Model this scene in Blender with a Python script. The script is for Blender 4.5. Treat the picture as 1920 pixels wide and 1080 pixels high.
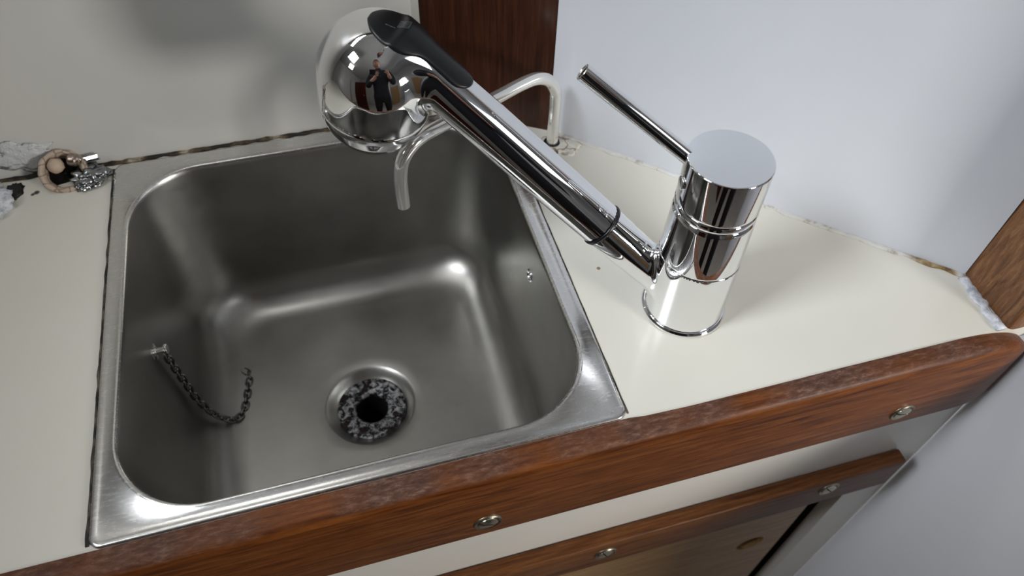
import bpy, bmesh, math, random
import numpy as np
from mathutils import Vector, Matrix
from mathutils.noise import noise as mnoise

random.seed(7)
for o in list(bpy.data.objects):
    bpy.data.objects.remove(o, do_unlink=True)
sc = bpy.context.scene
COL = sc.collection

# ------------------------------------------------------------------ camera
def norm(v):
    v = np.array(v, float)
    return v / np.linalg.norm(v)
F_PX, PITCH, YAW, ROLL = 1394.05, .8988, .3024, .0353
CAM = (.1671, -.1846, .3912)
fwd = np.array([math.sin(YAW) * math.cos(PITCH), math.cos(YAW) * math.cos(PITCH), -math.sin(PITCH)])
rgt = np.array([math.cos(YAW), -math.sin(YAW), 0.])
upv = np.cross(rgt, fwd)
r2 = math.cos(ROLL) * rgt + math.sin(ROLL) * upv
u2 = -math.sin(ROLL) * rgt + math.cos(ROLL) * upv
cd = bpy.data.cameras.new('camera')
cam = bpy.data.objects.new('camera', cd)
COL.objects.link(cam)
cam.matrix_world = Matrix(((r2[0], u2[0], -fwd[0], CAM[0]), (r2[1], u2[1], -fwd[1], CAM[1]),
                           (r2[2], u2[2], -fwd[2], CAM[2]), (0, 0, 0, 1)))
cd.sensor_width = 36
cd.lens = F_PX / 1920 * 36
cd.clip_start = .01
cd.dof.use_dof = True
cd.dof.focus_distance = .44
cd.dof.aperture_fstop = 9
sc.camera = cam

# ------------------------------------------------------------------ light
w = bpy.data.worlds.new('world')
sc.world = w
w.use_nodes = True
w.node_tree.nodes['Background'].inputs[0].default_value = (.75, .82, 1, 1)
w.node_tree.nodes['Background'].inputs[1].default_value = .35

def area(name, loc, target, sx, sy, power, color, spread=180):
    ld = bpy.data.lights.new(name, 'AREA')
    ld.shape = 'RECTANGLE'
    ld.size, ld.size_y = sx, sy
    ld.energy = power
    ld.color = color
    ld.spread = math.radians(spread)
    o = bpy.data.objects.new(name, ld)
    COL.objects.link(o)
    o.location = loc
    d = Vector(target) - Vector(loc)
    o.rotation_euler = d.to_track_quat('-Z', 'Y').to_euler()
    return o
area('companionway_daylight', (.92, -.78, .23), (.19, .17, .12), .19, .19, 7.0, (1, .975, .93))
area('companionway_skylight', (1.20, -1.02, 1.06), (.7, -.6, 0), .55, .55, 2.6, (.96, .98, 1))
area('deck_hatch_daylight', (-.53, -.10, 1.03), (.48, .06, 0), .32, .32, .90, (.91, .955, 1), 44)
area('cabin_fill_light', (-1.00, -.42, 1.04), (.3, .05, 0), .26, .26, .8, (1, .96, .89))  # weak fill added for general ambience, no window built here
area('galley_strip_lamp', (.03, .285, .66), (.14, -.05, 0), .40, .05, .62, (1, .985, .96))

sc.view_settings.view_transform = 'Standard'
sc.view_settings.look = 'None'
sc.view_settings.gamma = 1
sc.view_settings.use_curve_mapping = False
sc.view_settings.exposure = 0

# ------------------------------------------------------------------ helpers
def tag(o, label=None, cat=None, group=None, kind=None):
    if label: o['label'] = label
    if cat: o['category'] = cat
    if group: o['group'] = group
    if kind: o['kind'] = kind
    return o

def obj(name, bm, mat, parent=None, smooth=False, angle=None):
    me = bpy.data.meshes.new(name)
    bm.normal_update()
    bm.to_mesh(me)
    bm.free()
    return objm(name, me, mat, parent, smooth, angle)

def objm(name, me, mat, parent=None, smooth=False, angle=None):
    o = bpy.data.objects.new(name, me)
    COL.objects.link(o)
    for m in (mat if isinstance(mat, (list, tuple)) else [mat]):
        me.materials.append(m)
    if smooth:
        if angle is None:
            me.shade_smooth()
        else:
            me.shade_smooth()
            me.set_sharp_from_angle(angle=math.radians(angle))
    if parent is not None:
        o.parent = parent
        o.matrix_parent_inverse = parent.matrix_world.inverted()
    return o

def empty(name, loc=(0, 0, 0)):
    o = bpy.data.objects.new(name, None)
    o.empty_display_size = .02
    COL.objects.link(o)
    o.location = loc
    o.matrix_world = Matrix.Translation(Vector(loc))
    return o

def box(bm, x0, x1, y0, y1, z0, z1):
    vs = [bm.verts.new((x, y, z)) for z in (z0, z1) for y in (y0, y1) for x in (x0, x1)]
    for f in ((0, 2, 3, 1), (4, 5, 7, 6), (0, 1, 5, 4), (2, 6, 7, 3), (0, 4, 6, 2), (1, 3, 7, 5)):
        bm.faces.new([vs[i] for i in f])

def bevel_box(x0, x1, y0, y1, z0, z1, b=.001, seg=2):
    bm = bmesh.new()
    box(bm, x0, x1, y0, y1, z0, z1)
    bmesh.ops.bevel(bm, geom=bm.edges[:], offset=b, segments=seg, profile=.5, affect='EDGES')
    return bm

def prism(poly, z0, z1, holes=(), bm=None):
    """vertical prism over an x,y outline, with holes"""
    bm = bm or bmesh.new()
    edges, loops = [], []
    for ring in [poly] + list(holes):
        vs = [bm.verts.new((p[0], p[1], z1)) for p in ring]
        loops.append(vs)
        for i in range(len(vs)):
            edges.append(bm.edges.new((vs[i], vs[(i + 1) % len(vs)])))
    r = bmesh.ops.triangle_fill(bm, use_beauty=True, use_dissolve=False, edges=edges)
    faces = [g for g in r['geom'] if isinstance(g, bmesh.types.BMFace)]
    ex = bmesh.ops.extrude_face_region(bm, geom=faces)
    vv = [g for g in ex['geom'] if isinstance(g, bmesh.types.BMVert)]
    for v in vv:
        v.co.z = z0
    bmesh.ops.recalc_face_normals(bm, faces=bm.faces[:])
    return bm

def frame(axis):
    a = norm(axis)
    t = np.array([0, 0, 1.]) if abs(a[2]) < .9 else np.array([1., 0, 0])
    u = norm(np.cross(t, a))
    return a, u, np.cross(a, u)

def loft(bm, rings, closed=True, cap0=False, cap1=False):
    vr = [[bm.verts.new(tuple(p)) for p in r] for r in rings]
    n = len(vr[0])
    for a, b in zip(vr[:-1], vr[1:]):
        for i in range(n if closed else n - 1):
            j = (i + 1) % n
            bm.faces.new((a[i], a[j], b[j], b[i]))
    if cap0: bm.faces.new(list(reversed(vr[0])))
    if cap1: bm.faces.new(vr[-1])
    return vr

def revolve(profile, origin, axis, n=64, bm=None, cap0=True, cap1=True):
    """profile: (radius, distance along axis) pairs"""
    bm = bm or bmesh.new()
    a, u, v = frame(axis)
    o = np.array(origin, float)
    rings = []
    for r, s in profile:
        rings.append([o + a * s + max(r, 1e-5) * (math.cos(2 * math.pi * i / n) * u + math.sin(2 * math.pi * i / n) * v) for i in range(n)])
    loft(bm, rings, True, cap0, cap1)
    bmesh.ops.recalc_face_normals(bm, faces=bm.faces[:])
    return bm

def rounded(profile, rad, seg=4):
    """round the inner corners of a (r, s) profile polyline"""
    out = [profile[0]]
    for p0, p1, p2 in zip(profile[:-2], profile[1:-1], profile[2:]):
        p0, p1, p2 = map(lambda q: np.array(q, float), (p0, p1, p2))
        l0, l2 = np.linalg.norm(p0 - p1), np.linalg.norm(p2 - p1)
        d = min(rad, l0 * .45, l2 * .45)
        a = p1 + (p0 - p1) / l0 * d
        b = p1 + (p2 - p1) / l2 * d
        for k in range(seg + 1):
            t = k / seg
            out.append(tuple((1 - t) ** 2 * a + 2 * t * (1 - t) * p1 + t * t * b))
    out.append(profile[-1])
    return out

def smooth_path(pts, sub=8):
    P = [np.array(p, float) for p in pts]
    P = [2 * P[0] - P[1]] + P + [2 * P[-1] - P[-2]]
    out = []
    for i in range(1, len(P) - 2):
        for k in range(sub):
            t = k / sub
            a, b, c, d = P[i - 1], P[i], P[i + 1], P[i + 2]
            out.append(.5 * (2 * b + (c - a) * t + (2 * a - 5 * b + 4 * c - d) * t * t + (3 * b - a - 3 * c + d) * t ** 3))
    out.append(P[-2])
    return out

def tube(path, rad, n=24, bm=None, cap=True, closed=False):
    bm = bm or bmesh.new()
    P = [np.array(p, float) for p in path]
    m = len(P)
    rr = rad if hasattr(rad, '__len__') else [rad] * m
    rings, u = [], None
    for i in range(m):
        if closed:
            t = norm(P[(i + 1) % m] - P[i - 1])
        else:
            t = norm(P[min(i + 1, m - 1)] - P[max(i - 1, 0)])
        if u is None:
            u = frame(t)[1]
        u = norm(u - (u @ t) * t)
        v = np.cross(t, u)
        rings.append([P[i] + rr[i] * (math.cos(2 * math.pi * k / n) * u + math.sin(2 * math.pi * k / n) * v) for k in range(n)])
    if closed:
        rings.append(rings[0])
        loft(bm, rings)
        bmesh.ops.remove_doubles(bm, verts=bm.verts[:], dist=1e-7)
    else:
        loft(bm, rings, True, cap, cap)
    bmesh.ops.recalc_face_normals(bm, faces=bm.faces[:])
    return bm

# ------------------------------------------------------------------ materials
def mat(name, color, rough=.5, metal=0., spec=.5, coat=0., coat_rough=.1):
    m = bpy.data.materials.new(name)
    m.use_nodes = True
    b = m.node_tree.nodes['Principled BSDF']
    b.inputs['Base Color'].default_value = (*color, 1)
    b.inputs['Roughness'].default_value = rough
    b.inputs['Metallic'].default_value = metal
    b.inputs['Specular IOR Level'].default_value = spec
    b.inputs['Coat Weight'].default_value = coat
    b.inputs['Coat Roughness'].default_value = coat_rough
    return m

class NT:
    """small node builder on a material"""
    def __init__(s, m):
        s.m = m; s.t = m.node_tree; s.b = s.t.nodes['Principled BSDF']
        s.co = s.t.nodes.new('ShaderNodeTexCoord').outputs['Object']
    def n(s, typ, **kw):
        x = s.t.nodes.new(typ)
        for k, v in kw.items():
            setattr(x, k, v)
        return x
    def l(s, a, b): s.t.links.new(a, b)
    def mapping(s, scale=(1, 1, 1), rot=(0, 0, 0), loc=(0, 0, 0)):
        x = s.n('ShaderNodeMapping')
        s.l(s.co, x.inputs[0])
        x.inputs['Scale'].default_value = scale
        x.inputs['Rotation'].default_value = rot
        x.inputs['Location'].default_value = loc
        return x.outputs[0]
    def noise(s, vec, scale, detail=3, rough=.5, dist=0):
        x = s.n('ShaderNodeTexNoise')
        s.l(vec, x.inputs['Vector'])
        x.inputs['Scale'].default_value = scale
        x.inputs['Detail'].default_value = detail
        x.inputs['Roughness'].default_value = rough
        x.inputs['Distortion'].default_value = dist
        return x.outputs[0]
    def ramp(s, fac, stops, interp='LINEAR'):
        x = s.n('ShaderNodeValToRGB')
        x.color_ramp.interpolation = interp
        e = x.color_ramp.elements
        while len(e) < len(stops): e.new(.5)
        for i, (p, c) in enumerate(stops):
            e[i].position = p
            e[i].color = (*c, 1) if len(c) == 3 else c
        s.l(fac, x.inputs[0])
        return x.outputs[0]
    def mix(s, fac, a, b, blend='MIX'):
        x = s.n('ShaderNodeMix', data_type='RGBA', blend_type=blend)
        if isinstance(fac, (int, float)): x.inputs[0].default_value = fac
        else: s.l(fac, x.inputs[0])
        for i, c in ((6, a), (7, b)):
            if isinstance(c, tuple): x.inputs[i].default_value = (*c, 1)
            else: s.l(c, x.inputs[i])
        return x.outputs[2]
    def bump(s, h, strength=.2, dist=.001):
        x = s.n('ShaderNodeBump')
        s.l(h, x.inputs['Height'])
        x.inputs['Strength'].default_value = strength
        x.inputs['Distance'].default_value = dist
        s.l(x.outputs[0], s.b.inputs['Normal'])
    def spot(s, centre, radius, soft=.3):
        """1 inside a small ball around a point"""
        d = s.n('ShaderNodeVectorMath', operation='DISTANCE')
        s.l(s.co, d.inputs[0])
        d.inputs[1].default_value = centre
        r = s.n('ShaderNodeMapRange')
        s.l(d.outputs['Value'], r.inputs[0])
        r.inputs[1].default_value = radius * (1 - soft)
        r.inputs[2].default_value = radius * (1 + soft)
        r.inputs[3].default_value = 1
        r.inputs[4].default_value = 0
        return r.outputs[0]

def wood(name, dark, mid, light, grain=(1, 40, 12), rough=.32, coat=.35, rot=(0, 0, 0), wear=0., nscale=9):
    m = mat(name, mid, rough, spec=.18, coat=coat, coat_rough=.22)
    k = NT(m)
    v = k.mapping(grain, rot)
    a = k.noise(v, nscale, 5, .6, .6)
    c = k.ramp(a, [(.30, dark), (.5, mid), (.72, light)])
    f = k.noise(k.mapping(tuple(g * 7 for g in grain), rot), nscale, 3, .6)
    c = k.mix(k.ramp(f, [(.45, (0, 0, 0)), (.75, (.5, .5, .5))]), c, dark)
    if wear:
        q = k.noise(k.mapping((.35, 1, 1)), 420, 4, .7)
        geo = k.n('ShaderNodeNewGeometry')
        sp = k.n('ShaderNodeSeparateXYZ')
        k.l(geo.outputs['Normal'], sp.inputs[0])
        up = k.ramp(sp.outputs['Z'], [(.35, (0, 0, 0)), (.8, (1, 1, 1))])
        big = k.noise(k.mapping((5, 1, 1)), 3.0, 2)
        msk = k.mix(1., up, k.ramp(big, [(.42, (1, 1, 1)), (.62, (.12, .12, .12))]), 'MULTIPLY')
        pale = k.ramp(q, [(.30, (.055, .026, .017)), (.52, (.115, .058, .040)), (.70, (.23, .135, .10))])
        c = k.mix(msk, c, pale)
        rr = k.mix(msk, (rough, rough, rough), (.62, .62, .62))
        k.l(rr, k.b.inputs['Roughness'])
        k.b.inputs['Coat Weight'].default_value = coat * .6
    k.l(c, k.b.inputs['Base Color'])
    k.bump(f, .12, .0006)
    return m

M = {}
M['chrome'] = mat('chrome', (.88, .89, .91), .035, 1)
M['chrome_satin'] = mat('chrome_satin', (.88, .90, .93), .12, 1)
M['chrome_worn'] = mat('chrome_worn', (.83, .83, .80), .16, 1)
M['rubber_black'] = mat('rubber_black', (.007, .008, .009), .36, spec=.35)
M['icon_grey'] = mat('icon_grey', (.05, .052, .055), .45)
M['o_ring'] = mat('o_ring', (.006, .006, .008), .3)
M['nozzle_grey'] = mat('nozzle_grey', (.25, .25, .26), .4)

# brushed stainless steel
m = M['steel'] = mat('steel', (.50, .495, .475), .3, 1)
k = NT(m)
sc_ = k.noise(k.mapping((3, 160, 60), (0, 0, .12)), 7, 4, .7)
cl = k.noise(k.mapping(), 16, 4, .6)
k.l(k.ramp(cl, [(.3, (.36, .352, .330)), (.7, (.46, .452, .430))]), k.b.inputs['Base Color'])
k.l(k.mix(.5, k.ramp(cl, [(.35, (.30, .30, .30)), (.7, (.42, .42, .42))]), k.ramp(sc_, [(.3, (.28, .28, .28)), (.75, (.42, .42, .42))])), k.b.inputs['Roughness'])


m = M['steel_rim'] = mat('steel_rim', (.62, .615, .60), .24, 1)
k = NT(m)
sc_ = k.noise(k.mapping((14, 60, 3), (0, 0, .5)), 9, 4, .7)
k.l(k.ramp(sc_, [(.3, (.68, .675, .66)), (.7, (.76, .755, .74))]), k.b.inputs['Base Color'])
k.l(k.ramp(sc_, [(.3, (.23, .23, .23)), (.75, (.30, .30, .30))]), k.b.inputs['Roughness'])

# corroded drain
m = M['drain'] = mat('drain_corroded', (.2, .2, .2), .5, .6)
k = NT(m)
a = k.noise(k.mapping(), 260, 4, .65, .8)
b = k.noise(k.mapping(), 120, 2, .5)
c = k.ramp(a, [(.43, (.010, .009, .008)), (.50, (.17, .17, .175)), (.62, (.40, .40, .41))])
c = k.mix(k.ramp(b, [(.53, (0, 0, 0)), (.60, (1, 1, 1))]), c, (.018, .011, .009))
k.l(c, k.b.inputs['Base Color'])
k.l(k.ramp(a, [(.42, (.9, .9, .9)), (.6, (.38, .38, .38))]), k.b.inputs['Roughness'])
k.bump(a, .6, .001)
M['painted_shade'] = mat('shade_black', (.006, .006, .006), .6)  # near-black that puts the shade of holes and recesses into the colour

# worktop laminate
m = M['laminate'] = mat('white_laminate', (.76, .75, .715), .17, 0, .5)
k = NT(m)
a = k.noise(k.mapping(), 6, 3)
c = k.ramp(a, [(.3, (.765, .742, .660)), (.7, (.800, .778, .705))])
c = k.mix(k.spot((.3222, .1140, 0), .0013), c, (.30, .17, .07))
c = k.mix(k.spot((-.0535, .2875, 0), .0020), c, (.04, .03, .025))
c = k.mix(k.spot((-.0560, .2860, 0), .0014), c, (.05, .04, .03))
dirt = k.noise(k.mapping(), 190, 2, .5)
c = k.mix(k.ramp(dirt, [(.80, (0, 0, 0)), (.84, (.35, .35, .35))]), c, (.45, .40, .33))
k.l(c, k.b.inputs['Base Color'])
k.l(k.ramp(k.noise(k.mapping(), 25, 4), [(.3, (.14, .14, .14)), (.7, (.24, .24, .24))]), k.b.inputs['Roughness'])

def paint(name, c0, c1, rough, bs=.05):
    m = mat(name, c0, rough)
    k = NT(m)
    k.l(k.ramp(k.noise(k.mapping(), 7, 4), [(.3, c0), (.7, c1)]), k.b.inputs['Base Color'])
    k.bump(k.noise(k.mapping(), 30, 3), bs, .002)
    return m
M['wall_grey'] = paint('wall_grey_gelcoat', (.61, .605, .575), (.65, .645, .615), .30)
M['wall_white'] = paint('wall_white_gelcoat', (.70, .73, .79), (.74, .77, .83), .28)
M['cabinet_white'] = paint('cabinet_white', (.80, .77, .71), (.83, .80, .745), .30)
M['ceiling_white'] = paint('ceiling_white', (.60, .61, .62), (.64, .65, .66), .5)
M['reveal'] = mat('reveal_grey', (.38, .37, .38), .5)

M['rail_wood'] = wood('rail_teak', (.050, .012, .003), (.150, .044, .0085), (.24, .080, .018), (2.2, 40, 34), .40, .06, wear=1)
M['mould_wood'] = wood('moulding_teak', (.050, .017, .006), (.135, .048, .014), (.21, .085, .028), (2.2, 40, 34), .42, .05)
M['post_dark'] = wood('corner_mahogany', (.020, .006, .003), (.042, .013, .006), (.070, .023, .010), (40, 40, 2.0), .33, .3)
M['post_brown'] = wood('post_teak', (.085, .038, .018), (.20, .092, .040), (.32, .165, .080), (60, 34, 5), .45, .15)
M['door_ply'] = wood('door_plywood', (.24, .125, .045), (.38, .215, .085), (.48, .29, .13), (2, 26, 26), .38, .25)
M['cabin_wood'] = wood('cabin_veneer', (.040, .014, .007), (.115, .042, .018), (.20, .080, .034), (14, 14, 1.4), .4, .2)
M['maroon_wood'] = wood('red_mahogany', (.030, .006, .004), (.075, .014, .010), (.12, .026, .018), (14, 14, 1.4), .4, .15)
M['floor_wood'] = wood('sole_maple', (.34, .31, .27), (.48, .45, .41), (.58, .56, .52), (1.4, 18, 18), .5, .1)

# grime in the open joint along the back wall
m = M['grime'] = mat('joint_grime', (.05, .035, .02), .8)
k = NT(m)
a = k.noise(k.mapping((1, 1, 1)), 46, 4, .65)
k.l(k.ramp(a, [(.46, (.014, .010, .007)), (.56, (.10, .065, .035)), (.66, (.44, .39, .30))]), k.b.inputs['Base Color'])
m = M['grime_dark'] = mat('joint_dark', (.03, .025, .02), .7)
k = NT(m)
k.l(k.ramp(k.noise(k.mapping(), 60, 3, .6), [(.45, (.015, .013, .011)), (.65, (.16, .13, .10))]), k.b.inputs['Base Color'])
m = M['sealant'] = mat('sealant_white', (.72, .74, .78), .45)
k = NT(m)
a = k.noise(k.mapping((1, 1, 1)), 150, 4, .7)
k.l(k.ramp(a, [(.36, (.42, .45, .52)), (.48, (.66, .69, .75)), (.62, (.80, .82, .86))]), k.b.inputs['Base Color'])
k.bump(a, .7, .0015)
m = M['sealant_old'] = mat('sealant_old', (.66, .62, .54), .5)
k = NT(m)
a = k.noise(k.mapping((1, 1, 1)), 90, 4, .7)
sx = k.n('ShaderNodeSeparateXYZ'); k.l(k.co, sx.inputs[0])
st = k.ramp(sx.outputs['X'], [(.5365, (0, 0, 0)), (.541, (1, 1, 1)), (.559, (1, 1, 1)), (.562, (.2, .2, .2))])
c = k.ramp(a, [(.34, (.40, .36, .28)), (.46, (.70, .69, .66)), (.7, (.76, .76, .75))])
c = k.mix(st, c, k.ramp(a, [(.36, (.13, .07, .025)), (.52, (.36, .24, .11)), (.66, (.58, .50, .36))]))
k.l(c, k.b.inputs['Base Color'])
k.bump(a, .6, .001)
m = M['putty'] = mat('cracked_putty', (.52, .43, .33), .65)
k = NT(m)
vo = k.n('ShaderNodeTexVoronoi', feature='DISTANCE_TO_EDGE')
k.l(k.mapping(), vo.inputs['Vector'])
vo.inputs['Scale'].default_value = 140
k.l(k.ramp(vo.outputs['Distance'], [(.0, (.20, .14, .10)), (.03, (.28, .20, .15)), (.08, (.47, .38, .30))]), k.b.inputs['Base Color'])
k.bump(vo.outputs['Distance'], .5, .0008)
m = M['filler'] = mat('cracked_filler', (.72, .69, .62), .55)
k = NT(m)
vo = k.n('ShaderNodeTexVoronoi', feature='DISTANCE_TO_EDGE')
nn = k.n('ShaderNodeTexNoise'); nn.inputs['Scale'].default_value = 120
k.l(k.co, nn.inputs['Vector'])
wv = k.mix(.012, (0., 0., 0.), nn.outputs['Color'])
av = k.n('ShaderNodeVectorMath', operation='ADD'); k.l(k.co, av.inputs[0]); k.l(wv, av.inputs[1])
k.l(av.outputs[0], vo.inputs['Vector'])
vo.inputs['Scale'].default_value = 75
k.l(k.ramp(vo.outputs['Distance'], [(.0, (.22, .16, .10)), (.022, (.34, .27, .18)), (.06, (.74, .71, .65))]), k.b.inputs['Base Color'])
k.bump(vo.outputs['Distance'], .4, .0006)
M['foil'] = mat('crumpled_metal', (.30, .31, .32), .2, 1)
M['bolt'] = mat('old_brass', (.40, .33, .28), .3, 1)
M['lump'] = mat('grey_white_lump', (.60, .63, .68), .5)
k = NT(M['lump']); a = k.noise(k.mapping(), 140, 4, .7)
k.l(k.ramp(a, [(.36, (.30, .31, .33)), (.5, (.58, .61, .66)), (.66, (.72, .74, .76))]), k.b.inputs['Base Color'])
k.bump(a, .8, .002)
M['smear'] = mat('filler_smear', (.60, .61, .62), .45)
k = NT(M['smear']); a = k.noise(k.mapping(), 110, 4, .7); k.bump(a, .9, .003)
M['screw'] = mat('screw_nickel', (.55, .52, .44), .28, 1)
M['screw_cup'] = mat('screw_cup', (.33, .29, .22), .35, 1)
M['chain'] = mat('chain_metal', (.20, .195, .19), .25, 1)
M['spout_white'] = mat('spout_plated', (.90, .90, .87), .12, .8)

# ------------------------------------------------------------------ the setting
HC_Z = 1.10          # ceiling height above the worktop
FL_Z = -.90
def struct(name, bm, m, label, cat, smooth=False, angle=None):
    o = obj(name, bm, m, None, smooth, angle)
    return tag(o, label, cat, kind='structure')

# plan points
W45 = ((.3330, .2620), (.5660, .0435))
struct('wall_back', prism([(-1.6, .3075), (.2365, .3075), (.2435, .3150), (.2435, .345), (-1.6, .345)], -.9, HC_Z), M['wall_grey'],
       'grey painted back wall behind the steel sink', 'wall')
struct('wall_right', prism([W45[0], W45[1], (.60, .075), (.60, .12), (.40, .32)], -.9, HC_Z), M['wall_white'],
       'bluish white diagonal wall behind the mixer tap', 'wall')
struct('trim_1', prism([(.2437, .3145), (.3325, .2620), (.395, .318), (.30, .40), (.2437, .40)], -.9, HC_Z), M['post_dark'],
       'dark mahogany corner board between the two walls', 'trim')
def rpoly(pts, rad, seg=5):
    out = []
    n = len(pts)
    for i in range(n):
        p0, p1, p2 = (np.array(pts[(i + j) % n], float) for j in (-1, 0, 1))
        d = min(rad, np.linalg.norm(p0 - p1) * .45, np.linalg.norm(p2 - p1) * .45)
        a = p1 + norm(p0 - p1) * d
        b = p1 + norm(p2 - p1) * d
        for q in range(seg + 1):
            t = q / seg
            out.append(tuple((1 - t) ** 2 * a + 2 * t * (1 - t) * p1 + t * t * b))
    return out
struct('trim_2', prism(rpoly([(.5662, .0440), (.5640, -.0050), (.640, -.0050), (.640, .074), (.600, .074)], .005), .0006, HC_Z), M['post_brown'],
       'brown teak post rising at the right end of the worktop', 'trim', True, 40)
struct('wall_bulkhead', bevel_box(.592, .615, -.36, -.0056, FL_Z, -.012, .002), paint('bulkhead_white', (.80, .81, .86), (.83, .84, .89), .3),
       'bluish white bulkhead beside the cabinet, lower right', 'wall')
bm = bmesh.new(); box(bm, -1.65, 1.75, -2.05, .42, FL_Z - .03, FL_Z)
struct('floor', bm, M['floor_wood'], 'pale cabin sole below the cabinet', 'floor')
bm = bmesh.new(); box(bm, -1.65, 1.75, -2.05, .42, HC_Z, HC_Z + .03)
struct('ceiling', bm, M['ceiling_white'], 'white cabin ceiling overhead', 'ceiling')
bm = bmesh.new(); box(bm, -1.65, -1.60, -2.05, .42, FL_Z, HC_Z)
struct('wall_left', bm, M['wall_grey'], 'grey wall at the far left of the cabin', 'wall')
bm = bmesh.new(); box(bm, -1.65, 1.75, -2.05, -2.0, FL_Z, HC_Z)
struct('wall_front', bm, M['wall_grey'], 'grey wall behind the photographer', 'wall')
bm = bmesh.new(); box(bm, 1.70, 1.75, -2.05, .42, FL_Z, HC_Z)
struct('wall_far_right', bm, M['wall_white'], 'white wall at the far right of the cabin', 'wall')
bm = bmesh.new(); box(bm, .60, 1.70, .12, .16, FL_Z, HC_Z)
struct('wall_side', bm, M['wall_white'], 'white wall past the bulkhead', 'wall')

# wooden door and locker front across the cabin, seen mirrored in the chrome
d1 = struct('door_1', bevel_box(-1.02, -.42, -.93, -.90, FL_Z, .48, .004), M['maroon_wood'], 'dark reddish brown door standing open across the cabin', 'door')
obj('door_handle', revolve(rounded([(.010, 0), (.010, .02), (.022, .026), (.022, .040), (0, .042)], .003, 3), (-.49, -.90, -.05), (0, 1, 0), 28), M['chrome_satin'], d1, True, 50)
struct('trim_6', bevel_box(.62, 1.05, -1.50, -1.44, FL_Z, .22, .004), M['door_ply'], 'orange plywood locker front behind the photographer', 'panel')

# joints
def bead(path, rx, rz, seed, amp=.35, n=10, step=.003):
    P = [np.array(p, float) for p in path]
    out = []
    for a, b in zip(P[:-1], P[1:]):
        m_ = max(2, int(np.linalg.norm(b - a) / step))
        out += [a + (b - a) * i / m_ for i in range(m_)]
    out.append(P[-1])
    bm = bmesh.new()
    rings = []
    for i, p in enumerate(out):
        t = norm(out[min(i + 1, len(out) - 1)] - out[max(i - 1, 0)])
        sd = np.cross(t, [0, 0, 1])
        s1 = 1 + amp * 1.6 * mnoise(Vector((i * .35, seed, 0)))
        s2 = 1 + amp * 1.6 * mnoise(Vector((i * .5, seed + 9, 0)))
        off = sd * rx * .5 * mnoise(Vector((i * .25, seed + 5, 0)))
        rings.append([p + off + sd * rx * s1 * math.cos(2 * math.pi * q / n) + np.array([0, 0, rz * s2 * math.sin(2 * math.pi * q / n)]) for q in range(n)])
    loft(bm, rings, True, True, True)
    bmesh.ops.recalc_face_normals(bm, faces=bm.faces[:])
    return bm
struct('trim_3', bead([(-.35, .3060, .0007), (-.02, .3060, .0007), (.05, .3062, .0006), (.245, .3062, .0005)], .0022, .0011, 1, .6), M['grime'],
       'dark grimy joint along the foot of the back wall', 'joint', True)
e = norm(np.array(W45[1]) - np.array(W45[0]))
nw = np.array([-e[1], e[0]]) * -1
if nw[0] > 0: nw = -nw
p0 = np.array(W45[0]) + nw * .0008; p1 = np.array(W45[1]) + nw * .0006
struct('trim_4', bead([(*p0, .0004), (*p1, .0004)], .0024, .0014, 2, .4), M['sealant_old'],
       'old sealant bead at the foot of the diagonal wall, browned near the post', 'joint', True)
struct('trim_5', bead([(.5632, .0415, .0008), (.5608, .018, .001), (.5600, -.003, .0008)], .0040, .0013, 3, .35, 10, .0016), M['sealant'],
       'ragged white sealant strip at the foot of the teak post', 'joint', True)

# ------------------------------------------------------------------ worktop
YIN = [(-1.6, 0), (.28, 0), (.30, 0), (.31, -.0012), (.34, -.0020), (.40, -.0020), (.44, -.0018), (.50, -.0020), (.54, -.0022), (.592, -.0024)]
def yin(x):
    for (a, ya), (b, yb) in zip(YIN[:-1], YIN[1:]):
        if x <= b:
            return ya + (yb - ya) * (x - a) / (b - a)
    return YIN[-1][1]
HX0, HX1, HY0, HY1 = .006, .294, .004, .2985
bm = prism([(-1.6, .0002), (HX0, .0002), (HX0, .3085), (-1.6, .3085)], -.018, 0)
prism([(HX0, .0002), (HX1, .0002), (HX1, HY0), (HX0, HY0)], -.018, 0, bm=bm)
prism([(HX0, HY1), (.270, HY1), (.245, .3130), (.2435, .3085), (HX0, .3085)], -.018, 0, bm=bm)
prism([(HX1, .0002)] + [(x, y + .0002) for x, y in YIN if x >= .30] + [(.592, .0435), (.5655, .0438), (.3325, .2625), (HX1, .2850)], -.018, 0, bm=bm)
tag(obj('worktop', bm, M['laminate']), 'glossy off-white laminate worktop around the sink and tap', 'worktop')

# ------------------------------------------------------------------ wooden edge rail
def rail_top(x):
    if x < .525: return .0004
    t = min(1, (x - .525) / .067)
    return .0004 - .030 * (1 - math.sqrt(max(0, 1 - t * t)))
def rail_in(x):
    # how far the front face is drawn back by the rounded end
    if x < .558: return 1
    t = min(1, (x - .558) / .034)
    return .30 + .70 * math.sqrt(max(0, 1 - t * t))
root = empty('edge_rail', (.1, -.008, -.0805))
xs = [-1.6] + list(np.linspace(-.3, .30, 25)) + list(np.linspace(.31, .54, 36)) + [.5405 + .0510 * math.sin(a) for a in np.linspace(.05, math.pi / 2, 22)]
rings = []
for x in xs:
    zt = rail_top(x); y0 = yin(x)
    rings.append([(x, y0 + (y - y0) * rail_in(x), z) for x, y, z in [(x, y0, -.0800), (x, y0, zt), (x, -.0095, zt + .0003), (x, -.0120, zt - .0002), (x, -.0138, zt - .0014), (x, -.0152, zt - .0034),
                  (x, -.0160, zt - .0070), (x, -.0163, zt - .012), (x, -.0165, -.045), (x, -.0165, -.0780), (x, -.0160, -.0795), (x, -.0148, -.0800)]])
bm = bmesh.new(); loft(bm, rings, True, True, True)
bmesh.ops.recalc_face_normals(bm, faces=bm.faces[:])
obj('rail', bm, M['rail_wood'], root, True, 38)
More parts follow.
